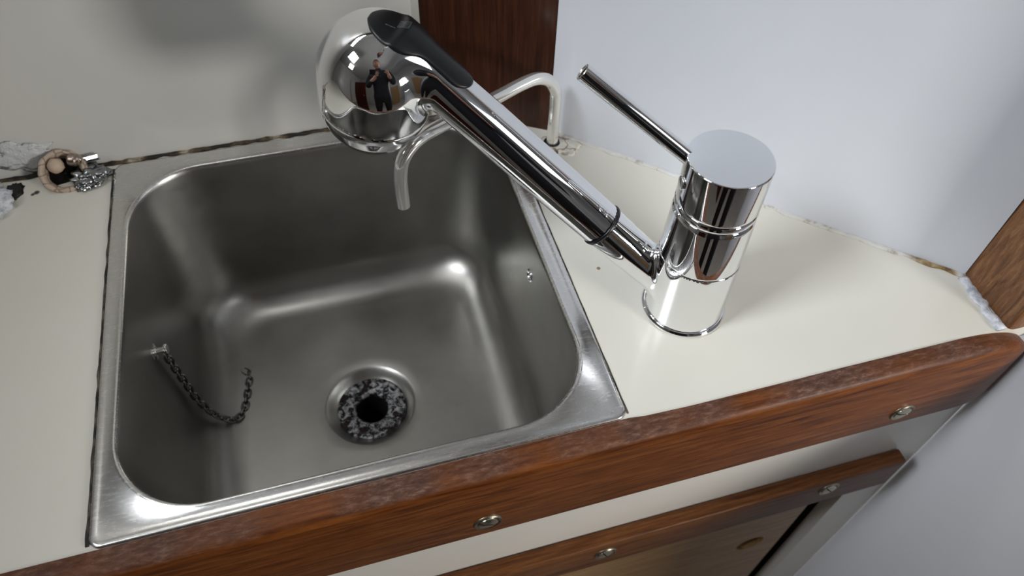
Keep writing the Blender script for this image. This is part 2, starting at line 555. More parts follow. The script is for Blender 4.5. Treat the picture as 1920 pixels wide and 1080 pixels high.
tag(root, 'long reddish teak edge rail along the front of the white worktop', 'rail')

def screw(parent, x, y, z, rot, name='screw'):
    """slotted screw in a cup washer, facing -y"""
    o = (x, y, z)
    bm = revolve([(.0094, -.0005), (.0094, .0001), (.0086, .0010), (.0074, .0008), (.0066, -.0002), (.0, -.0006)], o, (0, -1, 0), 28)
    cup = obj(name, bm, M['screw_cup'], parent, True, 50)
    bm = bmesh.new()
    for sgn in (1, -1):
        pts = []
        for i in range(15):
            a = math.pi * i / 14
            pts.append((.0064 * math.cos(a), .0006 + .0058 * math.sin(a)))
        r0 = [bm.verts.new((p[0], -.0002, sgn * p[1])) for p in pts]
        r1 = [bm.verts.new((p[0] * .95, -.0012, sgn * (.0006 + (p[1] - .0006) * .95))) for p in pts]
        r2_ = [bm.verts.new((p[0] * .55, -.0019, sgn * (.0006 + (p[1] - .0006) * .55))) for p in pts]
        n = len(pts)
        for A_, B_ in ((r0, r1), (r1, r2_)):
            for i in range(n):
                j = (i + 1) % n
                bm.faces.new((A_[i], A_[j], B_[j], B_[i]))
        bm.faces.new(r2_)
    bmesh.ops.recalc_face_normals(bm, faces=bm.faces[:])
    bmesh.ops.rotate(bm, verts=bm.verts[:], cent=(0, 0, 0), matrix=Matrix.Rotation(rot, 3, 'Y'))
    bmesh.ops.translate(bm, verts=bm.verts[:], vec=o)
    obj('screw_head', bm, M['screw'], cup, True, 40)
screw(root, .2093, -.0166, -.0600, .5)
screw(root, .5062, -.0166, -.0605, .35)

# ------------------------------------------------------------------ cabinet below
cab = empty('galley_cabinet', (.1, .0, FL_Z))
bm = prism([(-1.6, -.080), (.5915, -.080), (.5915, -.895), (.546, -.895), (.546, -.205), (-1.6, -.205)], -.006, .006)
bmesh.ops.rotate(bm, verts=bm.verts[:], cent=(0, 0, 0), matrix=Matrix.Rotation(math.radians(90), 3, 'X'))
# after the turn: (x, y, z) -> (x, -z, y): plan y becomes height
obj('face_frame', bm, M['cabinet_white'], cab)
mo = obj('moulding', bevel_box(-1.6, .5622, -.0185, -.0062, -.2085, -.1640, .0022, 3), M['mould_wood'], cab, True, 40)
screw(mo, .3017, -.0186, -.1825, 1.1)
screw(mo, .4950, -.0186, -.1790, .9)
# door with a round finger hole, set back in the opening
hc = (.479, -.335)
def holed_panel(x0, x1, z0, z1, yf, yb, c, r, n=32):
    bm = bmesh.new()
    ang = [2 * math.pi * i / n + math.pi / n for i in range(n)]
    def edge(a):
        dx, dz = math.cos(a), math.sin(a)
        t = min((x1 - c[0]) / dx if dx > 0 else (x0 - c[0]) / dx, (z1 - c[1]) / dz if dz > 0 else (z0 - c[1]) / dz)
        return (c[0] + dx * t, c[1] + dz * t)
    corners = sorted([math.atan2(z - c[1], x - c[0]) % (2 * math.pi) for x in (x0, x1) for z in (z0, z1)])
    ang = sorted(ang + corners)
    inn = [(c[0] + r * math.cos(a), c[1] + r * math.sin(a)) for a in ang]
    out = [edge(a) for a in ang]
    loft(bm, [[(x, yb, z) for x, z in inn], [(x, yf, z) for x, z in inn], [(x, yf, z) for x, z in out], [(x, yb, z) for x, z in out], [(x, yb, z) for x, z in inn]])
    bmesh.ops.remove_doubles(bm, verts=bm.verts[:], dist=1e-6)
    bmesh.ops.recalc_face_normals(bm, faces=bm.faces[:])
    return bm
obj('door', holed_panel(-1.6, .5160, -.86, -.206, -.0030, .010, hc, .0145), M['door_ply'], cab)
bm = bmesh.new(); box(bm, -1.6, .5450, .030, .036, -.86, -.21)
obj('dark_backing', bm, M['painted_shade'], cab)  # black sheet added so the finger hole and door gap read as dark
bm = bmesh.new(); box(bm, .560, .5910, .0065, .265, -.895, -.0805)
obj('side_panel', bm, M['painted_shade'], cab)  # cabinet side, coloured black to paint in the unlit interior
tag(cab, 'white cabinet with plywood door and teak moulding below the worktop', 'cabinet')

# ------------------------------------------------------------------ sink
sink = empty('kitchen_sink', (.15, .15, -.15))
NC = 14
def rrect(x0, x1, y0, y1, r, z):
    pts = []
    for cx, cy, a0 in ((x1 - r, y0 + r, -90), (x1 - r, y1 - r, 0), (x0 + r, y1 - r, 90), (x0 + r, y0 + r, 180)):
        for i in range(NC + 1):
            a = math.radians(a0 + 90 * i / NC)
            pts.append((cx + r * math.cos(a), cy + r * math.sin(a), z))
    # subdivide the straight sides
    out = []
    n = len(pts)
    for i in range(n):
        p, q = np.array(pts[i]), np.array(pts[(i + 1) % n])
        out.append(p)
        if (i + 1) % (NC + 1) == 0:
            for t in range(1, 10):
                out.append(p + (q - p) * t / 10)
    return out
X0, X1, Y0, Y1 = 0, .300, .0003, .3027
bx0, bx1, by0, by1 = .0115, .2868, .0114, .2855
rings = [rrect(X0, X1, Y0, Y1, .007, 0.0001), rrect(X0, X1, Y0, Y1, .007, .0006), rrect(X0 + .0006, X1 - .0006, Y0 + .0006, Y1 - .0006, .0065, .0014),
         rrect(X0 + .0020, X1 - .0020, Y0 + .0016, Y1 - .0020, .006, .0017), rrect(X0 + .004, X1 - .004, Y0 + .003, Y1 - .004, .006, .0014)]
RC = .051
def bowl(ins, z, rc):
    return rrect(bx0 + ins, bx1 - ins, by0 + ins, by1 - ins, rc, z)
rings += [bowl(-.0030, .0014, RC + .003), bowl(-.0022, .0020, RC + .0022), bowl(-.0012, .0023, RC + .0012), bowl(-.0003, .0018, RC), bowl(.0005, .0002, RC), bowl(.0010, -.0025, RC)]
for z in (-.01, -.03, -.06, -.09, -.115):
    rings.append(bowl(.001 + .010 * (-z / .12), z, RC - .004 * (-z / .12)))
fr = .032
for i in range(1, 11):
    a = math.radians(90 * i / 10)
    rings.append(bowl(.0108 + fr * (1 - math.cos(a)), -.1165 - fr * math.sin(a), RC - .004 - .012 * i / 10))
DR = np.array([.1500, .1390])
last = rings[-1]
zc = -.1505
for t in (.15, .3, .45, .6, .75, .88, 1.0):
    rg = []
    for p in last:
        d = p[:2] - DR
        a = math.atan2(d[1], d[0])
        tgt = DR + .0375 * np.array([math.cos(a), math.sin(a)])
        q = p[:2] * (1 - t) + tgt * t
        rg.append((q[0], q[1], -.1485 - .0022 * t))
    rings.append(rg)
def circ_like(r, z):
    rg = []
    for p in last:
        d = p[:2] - DR
        a = math.atan2(d[1], d[0])
        rg.append((DR[0] + r * math.cos(a), DR[1] + r * math.sin(a), z))
    return rg
for r, z in ((.0366, -.1510), (.0354, -.1517), (.0340, -.1528), (.0325, -.1542), (.0310, -.1557), (.0297, -.1569), (.0284, -.1578)):
    rings.append(circ_like(r, z))
bm = bmesh.new(); loft(bm, rings)
bmesh.ops.recalc_face_normals(bm, faces=bm.faces[:])
bw = obj('bowl', bm, [M['steel'], M['steel_rim']], sink, True, 60)
for p in bw.data.polygons:
    if p.center.z > .0009: p.material_index = 1
bm = revolve(rounded([(.0286, -.0008), (.0284, .0008), (.0262, .0013), (.0205, .0005), (.0150, -.0003), (.0130, -.0014), (.0124, -.008), (.0124, -.050)], .0008, 3), (*DR, -.1576), (0, 0, 1), 56, cap0=False, cap1=False)
dr = obj('drain', bm, M['drain'], sink, True)
tag(dr, 'corroded drain ring with dark centre hole')
bm = revolve([(.0122, -.002), (.0122, -.060), (0, -.060)], (*DR, -.1576), (0, 0, 1), 40, cap0=False, cap1=False)
obj('waste_pipe', bm, M['painted_shade'], dr, True, 60)
# dark joint lines along the left and right edges of the rim
for nm, xx, lb in (('trim_7', -.0006, 'dark grimy joint line along the left edge of the sink rim'), ('trim_8', .3005, 'thin dark joint line along the right edge of the sink rim')):
    struct(nm, bead([(xx, .0030, .0003), (xx, .2990, .0003)], .0010 if xx < 0 else .0005, .0007 if xx < 0 else .0003, 5 + xx, .5, 8, .004), M['grime_dark'], lb, 'joint', True)
# overflow stud on the right wall
ov = (.2832, .1445, -.0318)
bm = revolve(rounded([(.0052, -.0006), (.0052, .0006), (.0040, .0012), (.0030, .0008), (.0026, -.0002), (.0012, .0002), (0, .0004)], .0004, 2), ov, (-1, 0, .08), 28)
obj('overflow_stud', bm, M['chrome_satin'], sink, True)
tag(sink, 'square stainless steel sink bowl with rounded corners and steel rim', 'sink')

# plug chain
ch = empty('plug_chain', (.0145, .1542, -.0437))
an = np.array([.0150, .1542, -.0437])
bm = revolve(rounded([(.0075, -.0005), (.0075, .0008), (.0045, .0016), (.0022, .0020), (.0020, .0075), (.0036, .0080), (.0036, .0098), (0, .0100)], .0005, 3), an, (1, 0, .09), 26)
obj('anchor', bm, M['chrome_worn'], ch, True, 50)
path = smooth_path([(.0215, .1540, -.0460), (.0225, .1530, -.0580), (.0240, .1515, -.0800), (.0265, .1490, -.1050), (.0325, .1470, -.1270),
                    (.0420, .1480, -.1420), (.0490, .1560, -.1470), (.0525, .1680, -.1475), (.0545, .1800, -.1480), (.0560, .1900, -.1485), (.0525, .1965, -.1488), (.0460, .1985, -.1490)], 10)
cum = [0]
for a, b in zip(path[:-1], path[1:]):
    cum.append(cum[-1] + np.linalg.norm(b - a))
def along(s):
    s = min(max(s, 0), cum[-1])
    for i in range(len(cum) - 1):
        if s <= cum[i + 1]:
            t = (s - cum[i]) / max(1e-9, cum[i + 1] - cum[i])
            return path[i] + (path[i + 1] - path[i]) * t
    return path[-1]
def link_mesh(L, W, r):
    pts = []
    for i in range(20):
        a = 2 * math.pi * i / 20
        x = (L - W) / 2 * (1 if math.cos(a) > 1e-6 else -1 if math.cos(a) < -1e-6 else 0) + W / 2 * math.cos(a)
        pts.append((x, W / 2 * math.sin(a), 0))
    bm = tube(pts, r, 8, closed=True)
    me = bpy.data.meshes.new('link'); bm.normal_update(); bm.to_mesh(me); bm.free()
    me.materials.append(M['chain']); me.shade_smooth()
    return me
lm = link_mesh(.0082, .0050, .00085)
sp_ = .0058
nl = int(cum[-1] / sp_)
for i in range(nl):
    p = along((i + .5) * sp_)
    t = norm(along((i + .5) * sp_ + .002) - along((i + .5) * sp_ - .002))
    a, u, v = frame(t)
    if i % 2: u, v = v, -u
    o = bpy.data.objects.new('link', lm)
    COL.objects.link(o)
    o.parent = ch
    mw = Matrix(((t[0], u[0], v[0], p[0]), (t[1], u[1], v[1], p[1]), (t[2], u[2], v[2], p[2]), (0, 0, 0, 1)))
    o.matrix_parent_inverse = ch.matrix_world.inverted()
    o.matrix_basis = mw
tag(ch, 'thin dark chain hanging from a stud inside the sink', 'chain')

# ------------------------------------------------------------------ mixer tap
AX = np.array([.3656, .07, 0.])
AZ = math.radians(150)
OUT = np.array([math.cos(AZ), math.sin(AZ), 0]); SID = np.array([-math.sin(AZ), math.cos(AZ), 0]); ZZ = np.array([0, 0, 1.])
EL = math.radians(40.13)
ARM = math.cos(EL) * OUT + math.sin(EL) * ZZ
TOP = -math.sin(EL) * OUT + math.cos(EL) * ZZ
RING = AX + .0616 * OUT + .0599 * ZZ
tap = empty('mixer_tap', tuple(AX))
bm = revolve(rounded([(.0, .0002), (.0270, .0002), (.0276, .0010), (.0276, .0022), (.0264, .0036), (.0258, .0038), (.0, .0038)], .0007, 4), AX, ZZ, 96)
obj('base_ring', bm, M['chrome'], tap, True, 50)

# body: lower sleeve blended with the spout stub, by a smooth union of solids
def smin(a, b, k):
    h = np.clip(.5 + .5 * (a - b) / k, 0, 1)
    return a * (1 - h) + b * h - k * h * (1 - h)
def f_body(P):
    q = P - AX
    rho = np.hypot(q[:, 0], q[:, 1]); z = q[:, 2]
    R = np.interp(z, [0, .004, .055, .0552, .094], [.0256, .0256, .0252, .0248, .0236])
    c = np.maximum((rho - R) * .999, np.maximum(.0030 - z, z - .0545))
    w_ = P - AX - ZZ * .0080
    u = w_ @ ARM
    d = np.sqrt(np.maximum((w_ * w_).sum(1) - u * u, 0))
    L = np.linalg.norm(RING - AX - ZZ * .0080)
    rs = np.interp(u, [0, .03, L], [.0126, .0126, .0138])
    s = np.maximum(d - rs, np.maximum(.004 - u, u - (L - .0010)))
    return smin(c, s, .005)
HCN = AX + .1965 * OUT + .144 * ZZ
RB = .033
TN = math.radians(12)
NOZ = math.sin(TN) * OUT - math.cos(TN) * ZZ
def f_wand(P):
    q = P - HCN
    s = q @ NOZ
    q2 = (q * q).sum(1)
    rho = np.sqrt(np.maximum(q2 - s * s, 0))
    h = np.where(s < 0, np.sqrt(q2) - RB, rho - (RB - 3.4 * s * s))
    h = np.maximum(h, s - .0215)
    w_ = P - RING
    u = w_ @ ARM
    d = np.sqrt(np.maximum((w_ * w_).sum(1) - u * u, 0))
    L = (HCN - RING) @ ARM
    c = np.maximum(d - .0139, np.maximum(-u, u - (L + .004)))
    return smin(c, h, .007)
def grad(f, P, e=2e-5):
    g = np.zeros_like(P)
    for i in range(3):
        d = np.zeros(3); d[i] = e
        g[:, i] = (f(P + d) - f(P - d)) / (2 * e)
    return g
def iso_mesh(name, f, lo, hi, h):
    """closed quad mesh of f = 0: surface nets on a grid, then every vertex is pulled onto the surface"""
    nx, ny, nz = [int(math.ceil((b - a) / h)) + 1 for a, b in zip(lo, hi)]
    gx, gy, gz = np.meshgrid(*[np.arange(n) for n in (nx, ny, nz)], indexing='ij')
    P = np.stack([lo[0] + gx * h, lo[1] + gy * h, lo[2] + gz * h], -1).reshape(-1, 3)
    V = f(P).reshape(nx, ny, nz)
    ins = V < 0
    cnt = np.zeros((nx - 1, ny - 1, nz - 1), int)
    for dx in (0, 1):
        for dy in (0, 1):
            for dz in (0, 1):
                cnt += ins[dx:nx - 1 + dx, dy:ny - 1 + dy, dz:nz - 1 + dz]
    act = (cnt > 0) & (cnt < 8)
    idx = -np.ones(act.shape, int)
    idx[act] = np.arange(act.sum())
    c = np.argwhere(act)
    pts = np.array(lo) + (c + .5) * h
    for it in range(7):
        g = grad(f, pts)
        v = f(pts)
        pts = pts - np.clip(v / np.maximum((g * g).sum(1), .25), -h, h)[:, None] * g
    faces = []
    for axis in range(3):
        a = np.argwhere(np.diff(ins.astype(np.int8), axis=axis) != 0)
        o1, o2 = [(1, 2), (2, 0), (0, 1)][axis]
        for p in a:
            if p[o1] < 1 or p[o2] < 1: continue
            q = []
            ok = True
            for s1, s2 in ((0, 0), (-1, 0), (-1, -1), (0, -1)):
                r = p.copy(); r[o1] += s1; r[o2] += s2
                if (r >= np.array(idx.shape)).any() or idx[tuple(r)] < 0:
                    ok = False; break
                q.append(int(idx[tuple(r)]))
            if not ok: continue
            if not ins[tuple(p)]: q.reverse()
            faces.append(q)
    me = bpy.data.meshes.new(name)
    me.from_pydata([tuple(p) for p in pts], [], faces)
    me.validate()
    bm = bmesh.new(); bm.from_mesh(me)
    bmesh.ops.recalc_face_normals(bm, faces=bm.faces[:])
    bm.to_mesh(me); bm.free()
    return me
def field_normals(o, f):
    co = np.array([v.co for v in o.data.vertices])
    g = grad(f, co)
    g /= np.maximum(np.linalg.norm(g, axis=1), 1e-9)[:, None]
    o.data.normals_split_custom_set_from_vertices([tuple(x) for x in g])
me = iso_mesh('lower_body', f_body, AX + np.array([-.062, -.032, .001]), AX + np.array([.032, .042, .078]), .0012)
obj_body = objm('lower_body', me, M['chrome'], tap, True)
field_normals(obj_body, f_body)
bm = revolve(rounded([(0, .054), (.0240, .054), (.0249, .0552), (.0250, .0560), (.0240, .0905), (.0232, .0925), (.0226, .0932), (0, .0932)], .0006, 4), AX, ZZ, 96)
obj('upper_body', bm, M['chrome'], tap, True, 45)
bm = revolve(rounded([(0, .0925), (.0220, .0925), (.0234, .0936), (.0239, .0952), (.0238, .0972), (.0228, .0986), (0, .0986)], .0006, 4), AX, ZZ, 96)
obj('collar', bm, M['chrome'], tap, True, 50)
bm = revolve(rounded([(0, .0980), (.0228, .0980), (.0236, .0990), (.0238, .1005), (.0236, .1280), (.0231, .1286), (0, .1287)], .0005, 4), AX, ZZ, 96)
cap = obj('cap', bm, M['chrome_satin'], tap, True, 45)
bm = None
# the flat top keeps its satin look, the sides are bright
cap.data.materials.append(M['chrome'])
for p in cap.data.polygons:
    if abs(p.normal.z) < .9: p.material_index = 1
l0 = AX + .0195 * OUT + .1225 * ZZ
l1 = AX + .0840 * OUT + .1660 * ZZ
dl = norm(l1 - l0); ll = np.linalg.norm(l1 - l0)
bm = revolve(rounded([(.0046, 0), (.0046, ll * .5), (.0047, ll - .0003), (.0041, ll + .0002), (.0037, ll - .0006), (0, ll - .0006)], .0004, 3), l0, dl, 40)
obj('lever', bm, M['chrome'], cap, True, 45)
sd = norm(math.cos(math.radians(172)) * np.array([1, 0, 0]) + math.sin(math.radians(172)) * np.array([0, 1, 0]))
bm = revolve(rounded([(.0042, 0), (.0042, .0012), (.0030, .0018), (0, .0019)], .0005, 3), AX + sd * .0232 + ZZ * .1130, sd, 28)
obj('set_screw', bm, M['chrome'], cap, True, 50)
# seal ring between stub and wand
bm = revolve(rounded([(0, -.0014), (.0140, -.0014), (.0146, -.0008), (.0146, .0006), (.0141, .0010), (0, .0010)], .0004, 3), RING, ARM, 72)
obj('seal_ring', bm, M['o_ring'], tap, True, 50)
# the pull-out wand with its round head
lo = np.minimum.reduce([RING - .020, HCN - .040, HCN - .036]); hi = np.maximum.reduce([RING + .020, HCN + .040])
def f_wand2(P):
    w_ = P - RING
    return np.maximum(f_wand(P), .0016 - w_ @ ARM)
me = iso_mesh('spray_wand', f_wand2, lo, hi, .0014)
wand = objm('spray_wand', me, M['chrome'], tap, True)
field_normals(wand, f_wand)
bm = revolve(rounded([(.0290, .0195), (.0306, .0212), (.0310, .0222), (.0312, .0235), (.0305, .0270), (.0275, .0345), (.0235, .0405), (.0215, .0425), (.0195, .0425), (.0185, .0412)], .0012, 4),
             HCN, NOZ, 80, cap0=False, cap1=False)
nz = obj('nozzle_collar', bm, M['chrome'], wand, True, 60)
bm = revolve([(.0196, .0408), (.0190, .0416), (.0120, .0420), (0, .0420)], HCN, NOZ, 48)
obj('spray_face', bm, M['nozzle_grey'], nz, True, 50)
# black thumb pad lying on the head and running on along the wand
PV = [(.1172, 0), (.1180, .0030), (.1201, .0058), (.1242, .0080), (.129, .0084), (.1338, .0083), (.1431, .0084), (.1486, .0095), (.153, .0122), (.1562, .0138), (.1602, .0148), (.1655, .0144),
      (.1708, .0125), (.1748, .0098), (.1774, .0060), (.1788, .0028), (.1793, 0)]
pp = smooth_path([(a_, b_, 0) for a_, b_ in PV], 6)
pu = list(np.maximum.accumulate([p[0] for p in pp])); pv = [max(0, p[1]) for p in pp]
pu = [q + 1e-9 * i for i, q in enumerate(pu)]
us = sorted(set(list(pu[0] + .006 * np.linspace(.02, 1, 16) ** 2) + list(np.linspace(pu[0] + .006, pu[-1] - .006, 46)) + list(pu[-1] - .006 * np.linspace(.02, 1, 16) ** 2)))
nv = 33
G = []
for u in us:
    wv_ = np.interp(u, pu, pv)
    for j in range(nv):
        G.append((u, wv_ * (-1 + 2 * j / (nv - 1)), max(wv_, 1e-4)))
G = np.array(G)
P = RING + G[:, :1] * ARM + G[:, 1:2] * SID + .05 * TOP
for it in range(160):
    P = P - np.maximum(f_wand(P), -1e-4)[:, None] * .6 * TOP
g = grad(f_wand, P); g /= np.linalg.norm(g, axis=1)[:, None]
ed = np.minimum(np.clip((G[:, 2] - np.abs(G[:, 1])) / .0016, 0, 1), np.clip(np.minimum(G[:, 0] - pu[0], pu[-1] - G[:, 0]) / .0016, 0, 1))
hgt = -.0004 + .0016 * np.sqrt(1 - (1 - ed) ** 2)
P = P + hgt[:, None] * g
bm = bmesh.new()
vs = [bm.verts.new(tuple(p)) for p in P]
for i in range(len(us) - 1):
    for j in range(nv - 1):
        a = i * nv + j
        bm.faces.new((vs[a], vs[a + 1], vs[a + nv + 1], vs[a + nv]))
bmesh.ops.remove_doubles(bm, verts=bm.verts[:], dist=2e-5)
bmesh.ops.recalc_face_normals(bm, faces=bm.faces[:])
pad = obj('thumb_pad', bm, M['rubber_black'], wand, True)
tag(pad, 'matt black rubber thumb pad')
def on_pad(u, v, lift=.0013):
    p = (RING + u * ARM + v * SID + .05 * TOP)[None, :]
    for it in range(160):
        p = p - np.maximum(f_wand(p), -1e-4)[:, None] * .6 * TOP
    g_ = grad(f_wand, p)
    return (p + lift * g_ / np.linalg.norm(g_))[0]
bm = bmesh.new()
tube([on_pad(.1655 + .0050 * t, .0030 + .0004 * t) for t in np.linspace(0, 1, 5)], .00028, 6, bm)
for q in range(6):
    tube([on_pad(.1612 - .0000 + .0036 * t, -.0035 + .0011 * q) for t in np.linspace(0, 1, 5)], .00024, 6, bm)
for q in range(4):
    tube([on_pad(.1612 + .0012 * q, -.0035 + .0055 * t) for t in np.linspace(0, 1, 5)], .00024, 6, bm)
obj('spray_icon', bm, M['icon_grey'], pad, True)
tag(tap, 'chrome mixer tap with pull-out spray head, right of the sink', 'tap')

# ------------------------------------------------------------------ small swan-neck spout
sw = empty('swan_neck_spout', (.3307, .2466, 0))
raw = [(.3307, .2466, .0), (.3307, .2466, .0420)]
B = np.array([.3307, .2466]); dv = norm(np.array([.202, .1839]) - B)
def sp(h, z): return (*(B + dv * h), z)
raw += [sp(.0030, .0545), sp(.0110, .0650), sp(.0230, .0712), sp(.0380, .0728), sp(.0560, .0728), sp(.0800, .0732), sp(.1060, .0738), sp(.1230, .0735),
        sp(.1340, .0690), sp(.1405, .0610), sp(.1430, .0500), sp(.1436, .0380), sp(.1436, .0235)]
pth = smooth_path(raw, 6)
bm = tube(pth, .0046, 28)
obj('tube', bm, M['spout_white'], sw, True, 60)
bm = revolve(rounded([(0, .0002), (.0068, .0002), (.0068, .0010), (.0052, .0020), (0, .0020)], .0004, 3), (.3307, .2466, 0), ZZ, 32)
obj('foot_ring', bm, M['o_ring'], sw, True, 50)
tag(sw, 'slim plated swan-neck spout behind the mixer tap', 'spout')
# cracked filler around its foot
def lump(centre, rad, seed, freq, amp, sub=4):
    bm = bmesh.new()
    bmesh.ops.create_icosphere(bm, subdivisions=sub, radius=1)
    for v in bm.verts:
        n_ = v.co.normalized()
        d = 1 + amp * mnoise(n_ * freq + Vector((seed, seed * 1.7, 0))) + amp * .5 * mnoise(n_ * freq * 2.3 + Vector((0, seed, 3)))
        v.co = Vector((n_.x * rad[0] * d, n_.y * rad[1] * d, n_.z * rad[2] * d)) + Vector(centre)
    return bm
tag(obj('filler_patch', lump((.3385, .2430, .0002), (.0165, .0120, .0012), 4, 2.2, .5), M['filler'], None, True),
    'cracked cream filler patch around the foot of the swan-neck spout', 'filler')

# ------------------------------------------------------------------ fitting at the back left
ft = empty('pipe_fitting', (-.032, .302, 0))
fd = norm([.10, -.50, .60])
fo = np.array([-.0330, .2985, .0050])
bm = revolve(rounded([(.0100, -.0060), (.0150, -.0020), (.0166, .0030), (.0160, .0075), (.0138, .0085), (.0118, .0060), (.0105, -.0010)], .0016, 4), fo, fd, 44, cap0=False, cap1=False)
bm.normal_update()
for v in bm.verts:
    v.co += v.normal * .0011 * mnoise(v.co * 160)
cup = obj('putty_cup', bm, M['putty'], ft, True)
obj('cup_bottom', revolve([(.0118, -.0004), (.0060, -.0012), (0, -.0014)], fo, fd, 30), M['painted_shade'], cup, True)  # black disc painting in the shade inside the cup
bm = lump(tuple(fo + fd * .0050 + np.array([-.0040, .0035, .0035])), (.0056, .0056, .0056), 2, 2, .12, 3)
obj('plug', bm, mat('plug_cream', (.52, .40, .30), .6), ft, True)
bm = revolve(rounded([(0, 0), (.0040, 0), (.0046, .0012), (.0046, .0050), (.0040, .0060), (.0030, .0060), (.0030, .0085), (0, .0088)], .0006, 3), (-.0265, .3005, .0145), norm([.95, -.25, -.05]), 28)
obj('bolt', bm, M['bolt'], ft, True, 45)
bm = bevel_box(-.0058, .0058, -.0016, .0016, -.0022, .0022, .0005)
bmesh.ops.rotate(bm, verts=bm.verts[:], cent=(0, 0, 0), matrix=Matrix.Rotation(-.12, 3, 'Y') @ Matrix.Rotation(.6, 3, 'X'))
bmesh.ops.translate(bm, verts=bm.verts[:], vec=(-.0125, .3025, .0110))
obj('clip', bm, M['chrome_satin'], ft)
tag(ft, 'cream putty pipe plug with a small bolt, left of the sink corner', 'fitting')
bm = lump((-.0150, .2915, .0035), (.0125, .0090, .0055), 11, 2.6, .6, 4)
lump2 = lump((-.0195, .2845, .0020), (.0060, .0052, .0032), 21, 2.2, .4, 4)
tmp = bpy.data.meshes.new('tmp'); lump2.to_mesh(tmp); lump2.free(); bm.from_mesh(tmp)
tag(obj('crumpled_metal', bm, M['foil'], None, True), 'crumpled shiny metal scrap at the back left sink corner', 'scrap')
bm = lump((-.0830, .2810, .0040), (.0150, .0170, .0090), 6, 2.2, .4, 4)
tag(obj('filler_smear', lump((-.0570, .3073, .0190), (.0190, .0011, .0125), 8, 2.4, .5, 4), M['smear'], None, True), 'smeared filler patch on the grey wall, far left', 'filler')
fl = obj('filler_lump', bm, M['lump'], None, True)
obj('gap_shade', lump((-.0690, .2925, .0003), (.0062, .0085, .0010), 14, 2.6, .5, 3), M['painted_shade'], fl, True)  # flat black lump standing in for the shade of an open void
tag(fl, 'rough grey-white filler lump at the left edge of the worktop', 'filler')

# ------------------------------------------------------------------ the photographer, mirrored in the chrome
M['jacket'] = mat('navy_jacket', (.012, .014, .022), .8)
M['trousers'] = mat('black_trousers', (.010, .010, .012), .85)
M['skin'] = mat('skin', (.52, .27, .19), .5)
M['hair'] = mat('brown_hair', (.05, .03, .02), .6)
M['eye'] = mat('eye_white', (.75, .75, .73), .25)
M['phone'] = mat('phone_black', (.01, .01, .012), .15)
def skin_mesh(name, joints, bones, rootj, subd=2):
    names = list(joints)
    me = bpy.data.meshes.new(name)
    me.from_pydata([joints[n][0] for n in names], [(names.index(a), names.index(b)) for a, b in bones], [])
    o = bpy.data.objects.new(name, me)
    COL.objects.link(o)
    o.modifiers.new('skin', 'SKIN').use_smooth_shade = True
    for i, n in enumerate(names):
        r = joints[n][1]
        me.skin_vertices[0].data[i].radius = r if isinstance(r, tuple) else (r, r)
        me.skin_vertices[0].data[i].use_root = (n == rootj)
    o.modifiers.new('sub', 'SUBSURF').levels = subd
    dg = bpy.context.evaluated_depsgraph_get()
    out = bpy.data.meshes.new_from_object(o.evaluated_get(dg))
    bpy.data.objects.remove(o, do_unlink=True)
    return out
px, py = .18, -.50
J = {'pelvis': ((px, py, .03), (.155, .11)), 'waist': ((px, py + .01, .17), (.165, .115)), 'chest': ((px, py + .03, .36), (.19, .13)),
     'collar': ((px, py + .06, .50), (.13, .09)), 'neck': ((px, py + .09, .575), .055), 'nape': ((px - .01, py + .115, .63), .052)}
B_ = [('pelvis', 'waist'), ('waist', 'chest'), ('chest', 'collar'), ('collar', 'neck'), ('neck', 'nape')]
for s_, n in ((-1, 'l'), (1, 'r')):
    J['sh' + n] = ((px + s_ * .185, py + .05, .475), .078)
    J['up' + n] = ((px + s_ * .235, py + .08, .36), .070)
    J['el' + n] = ((px + s_ * .245, py + .10, .225), .056)
    J['fo' + n] = ((px + s_ * .185, py + .15, .295), .050)
    J['wr' + n] = ((px + .035 + s_ * .115, py + .205, .345), .030)
    J['pa' + n] = ((px + .045 + s_ * .098, py + .245, .372), (.034, .020))
    J['hi' + n] = ((px + s_ * .095, py, -.06), .095)
    J['kn' + n] = ((px + s_ * .105, py + .02, -.43), .062)
    J['ca' + n] = ((px + s_ * .105, py - .01, -.60), .056)
    J['an' + n] = ((px + s_ * .105, py - .02, -.82), .042)
    J['ft' + n] = ((px + s_ * .115, py + .10, -.865), (.045, .034))
    J['to' + n] = ((px + s_ * .12, py + .18, -.872), (.040, .026))
    B_ += [('collar', 'sh' + n), ('sh' + n, 'up' + n), ('up' + n, 'el' + n), ('el' + n, 'fo' + n), ('fo' + n, 'wr' + n), ('wr' + n, 'pa' + n),
           ('pelvis', 'hi' + n), ('hi' + n, 'kn' + n), ('kn' + n, 'ca' + n), ('ca' + n, 'an' + n), ('an' + n, 'ft' + n), ('ft' + n, 'to' + n)]
me = skin_mesh('person', J, B_, 'pelvis')
per = objm('person', me, [M['jacket'], M['trousers'], M['skin']])
for p in me.polygons:
    p.use_smooth = True
    c = p.center
    wl = min((c - Vector(J['wr' + n][0])).length for n in 'lr')
    if c.z > .585 or (c.y > py + .205 and c.z > .2): p.material_index = 2
    elif c.z < .02: p.material_index = 1
tag(per, 'standing person in a dark jacket taking the photo, mirrored in the spray head', 'person')
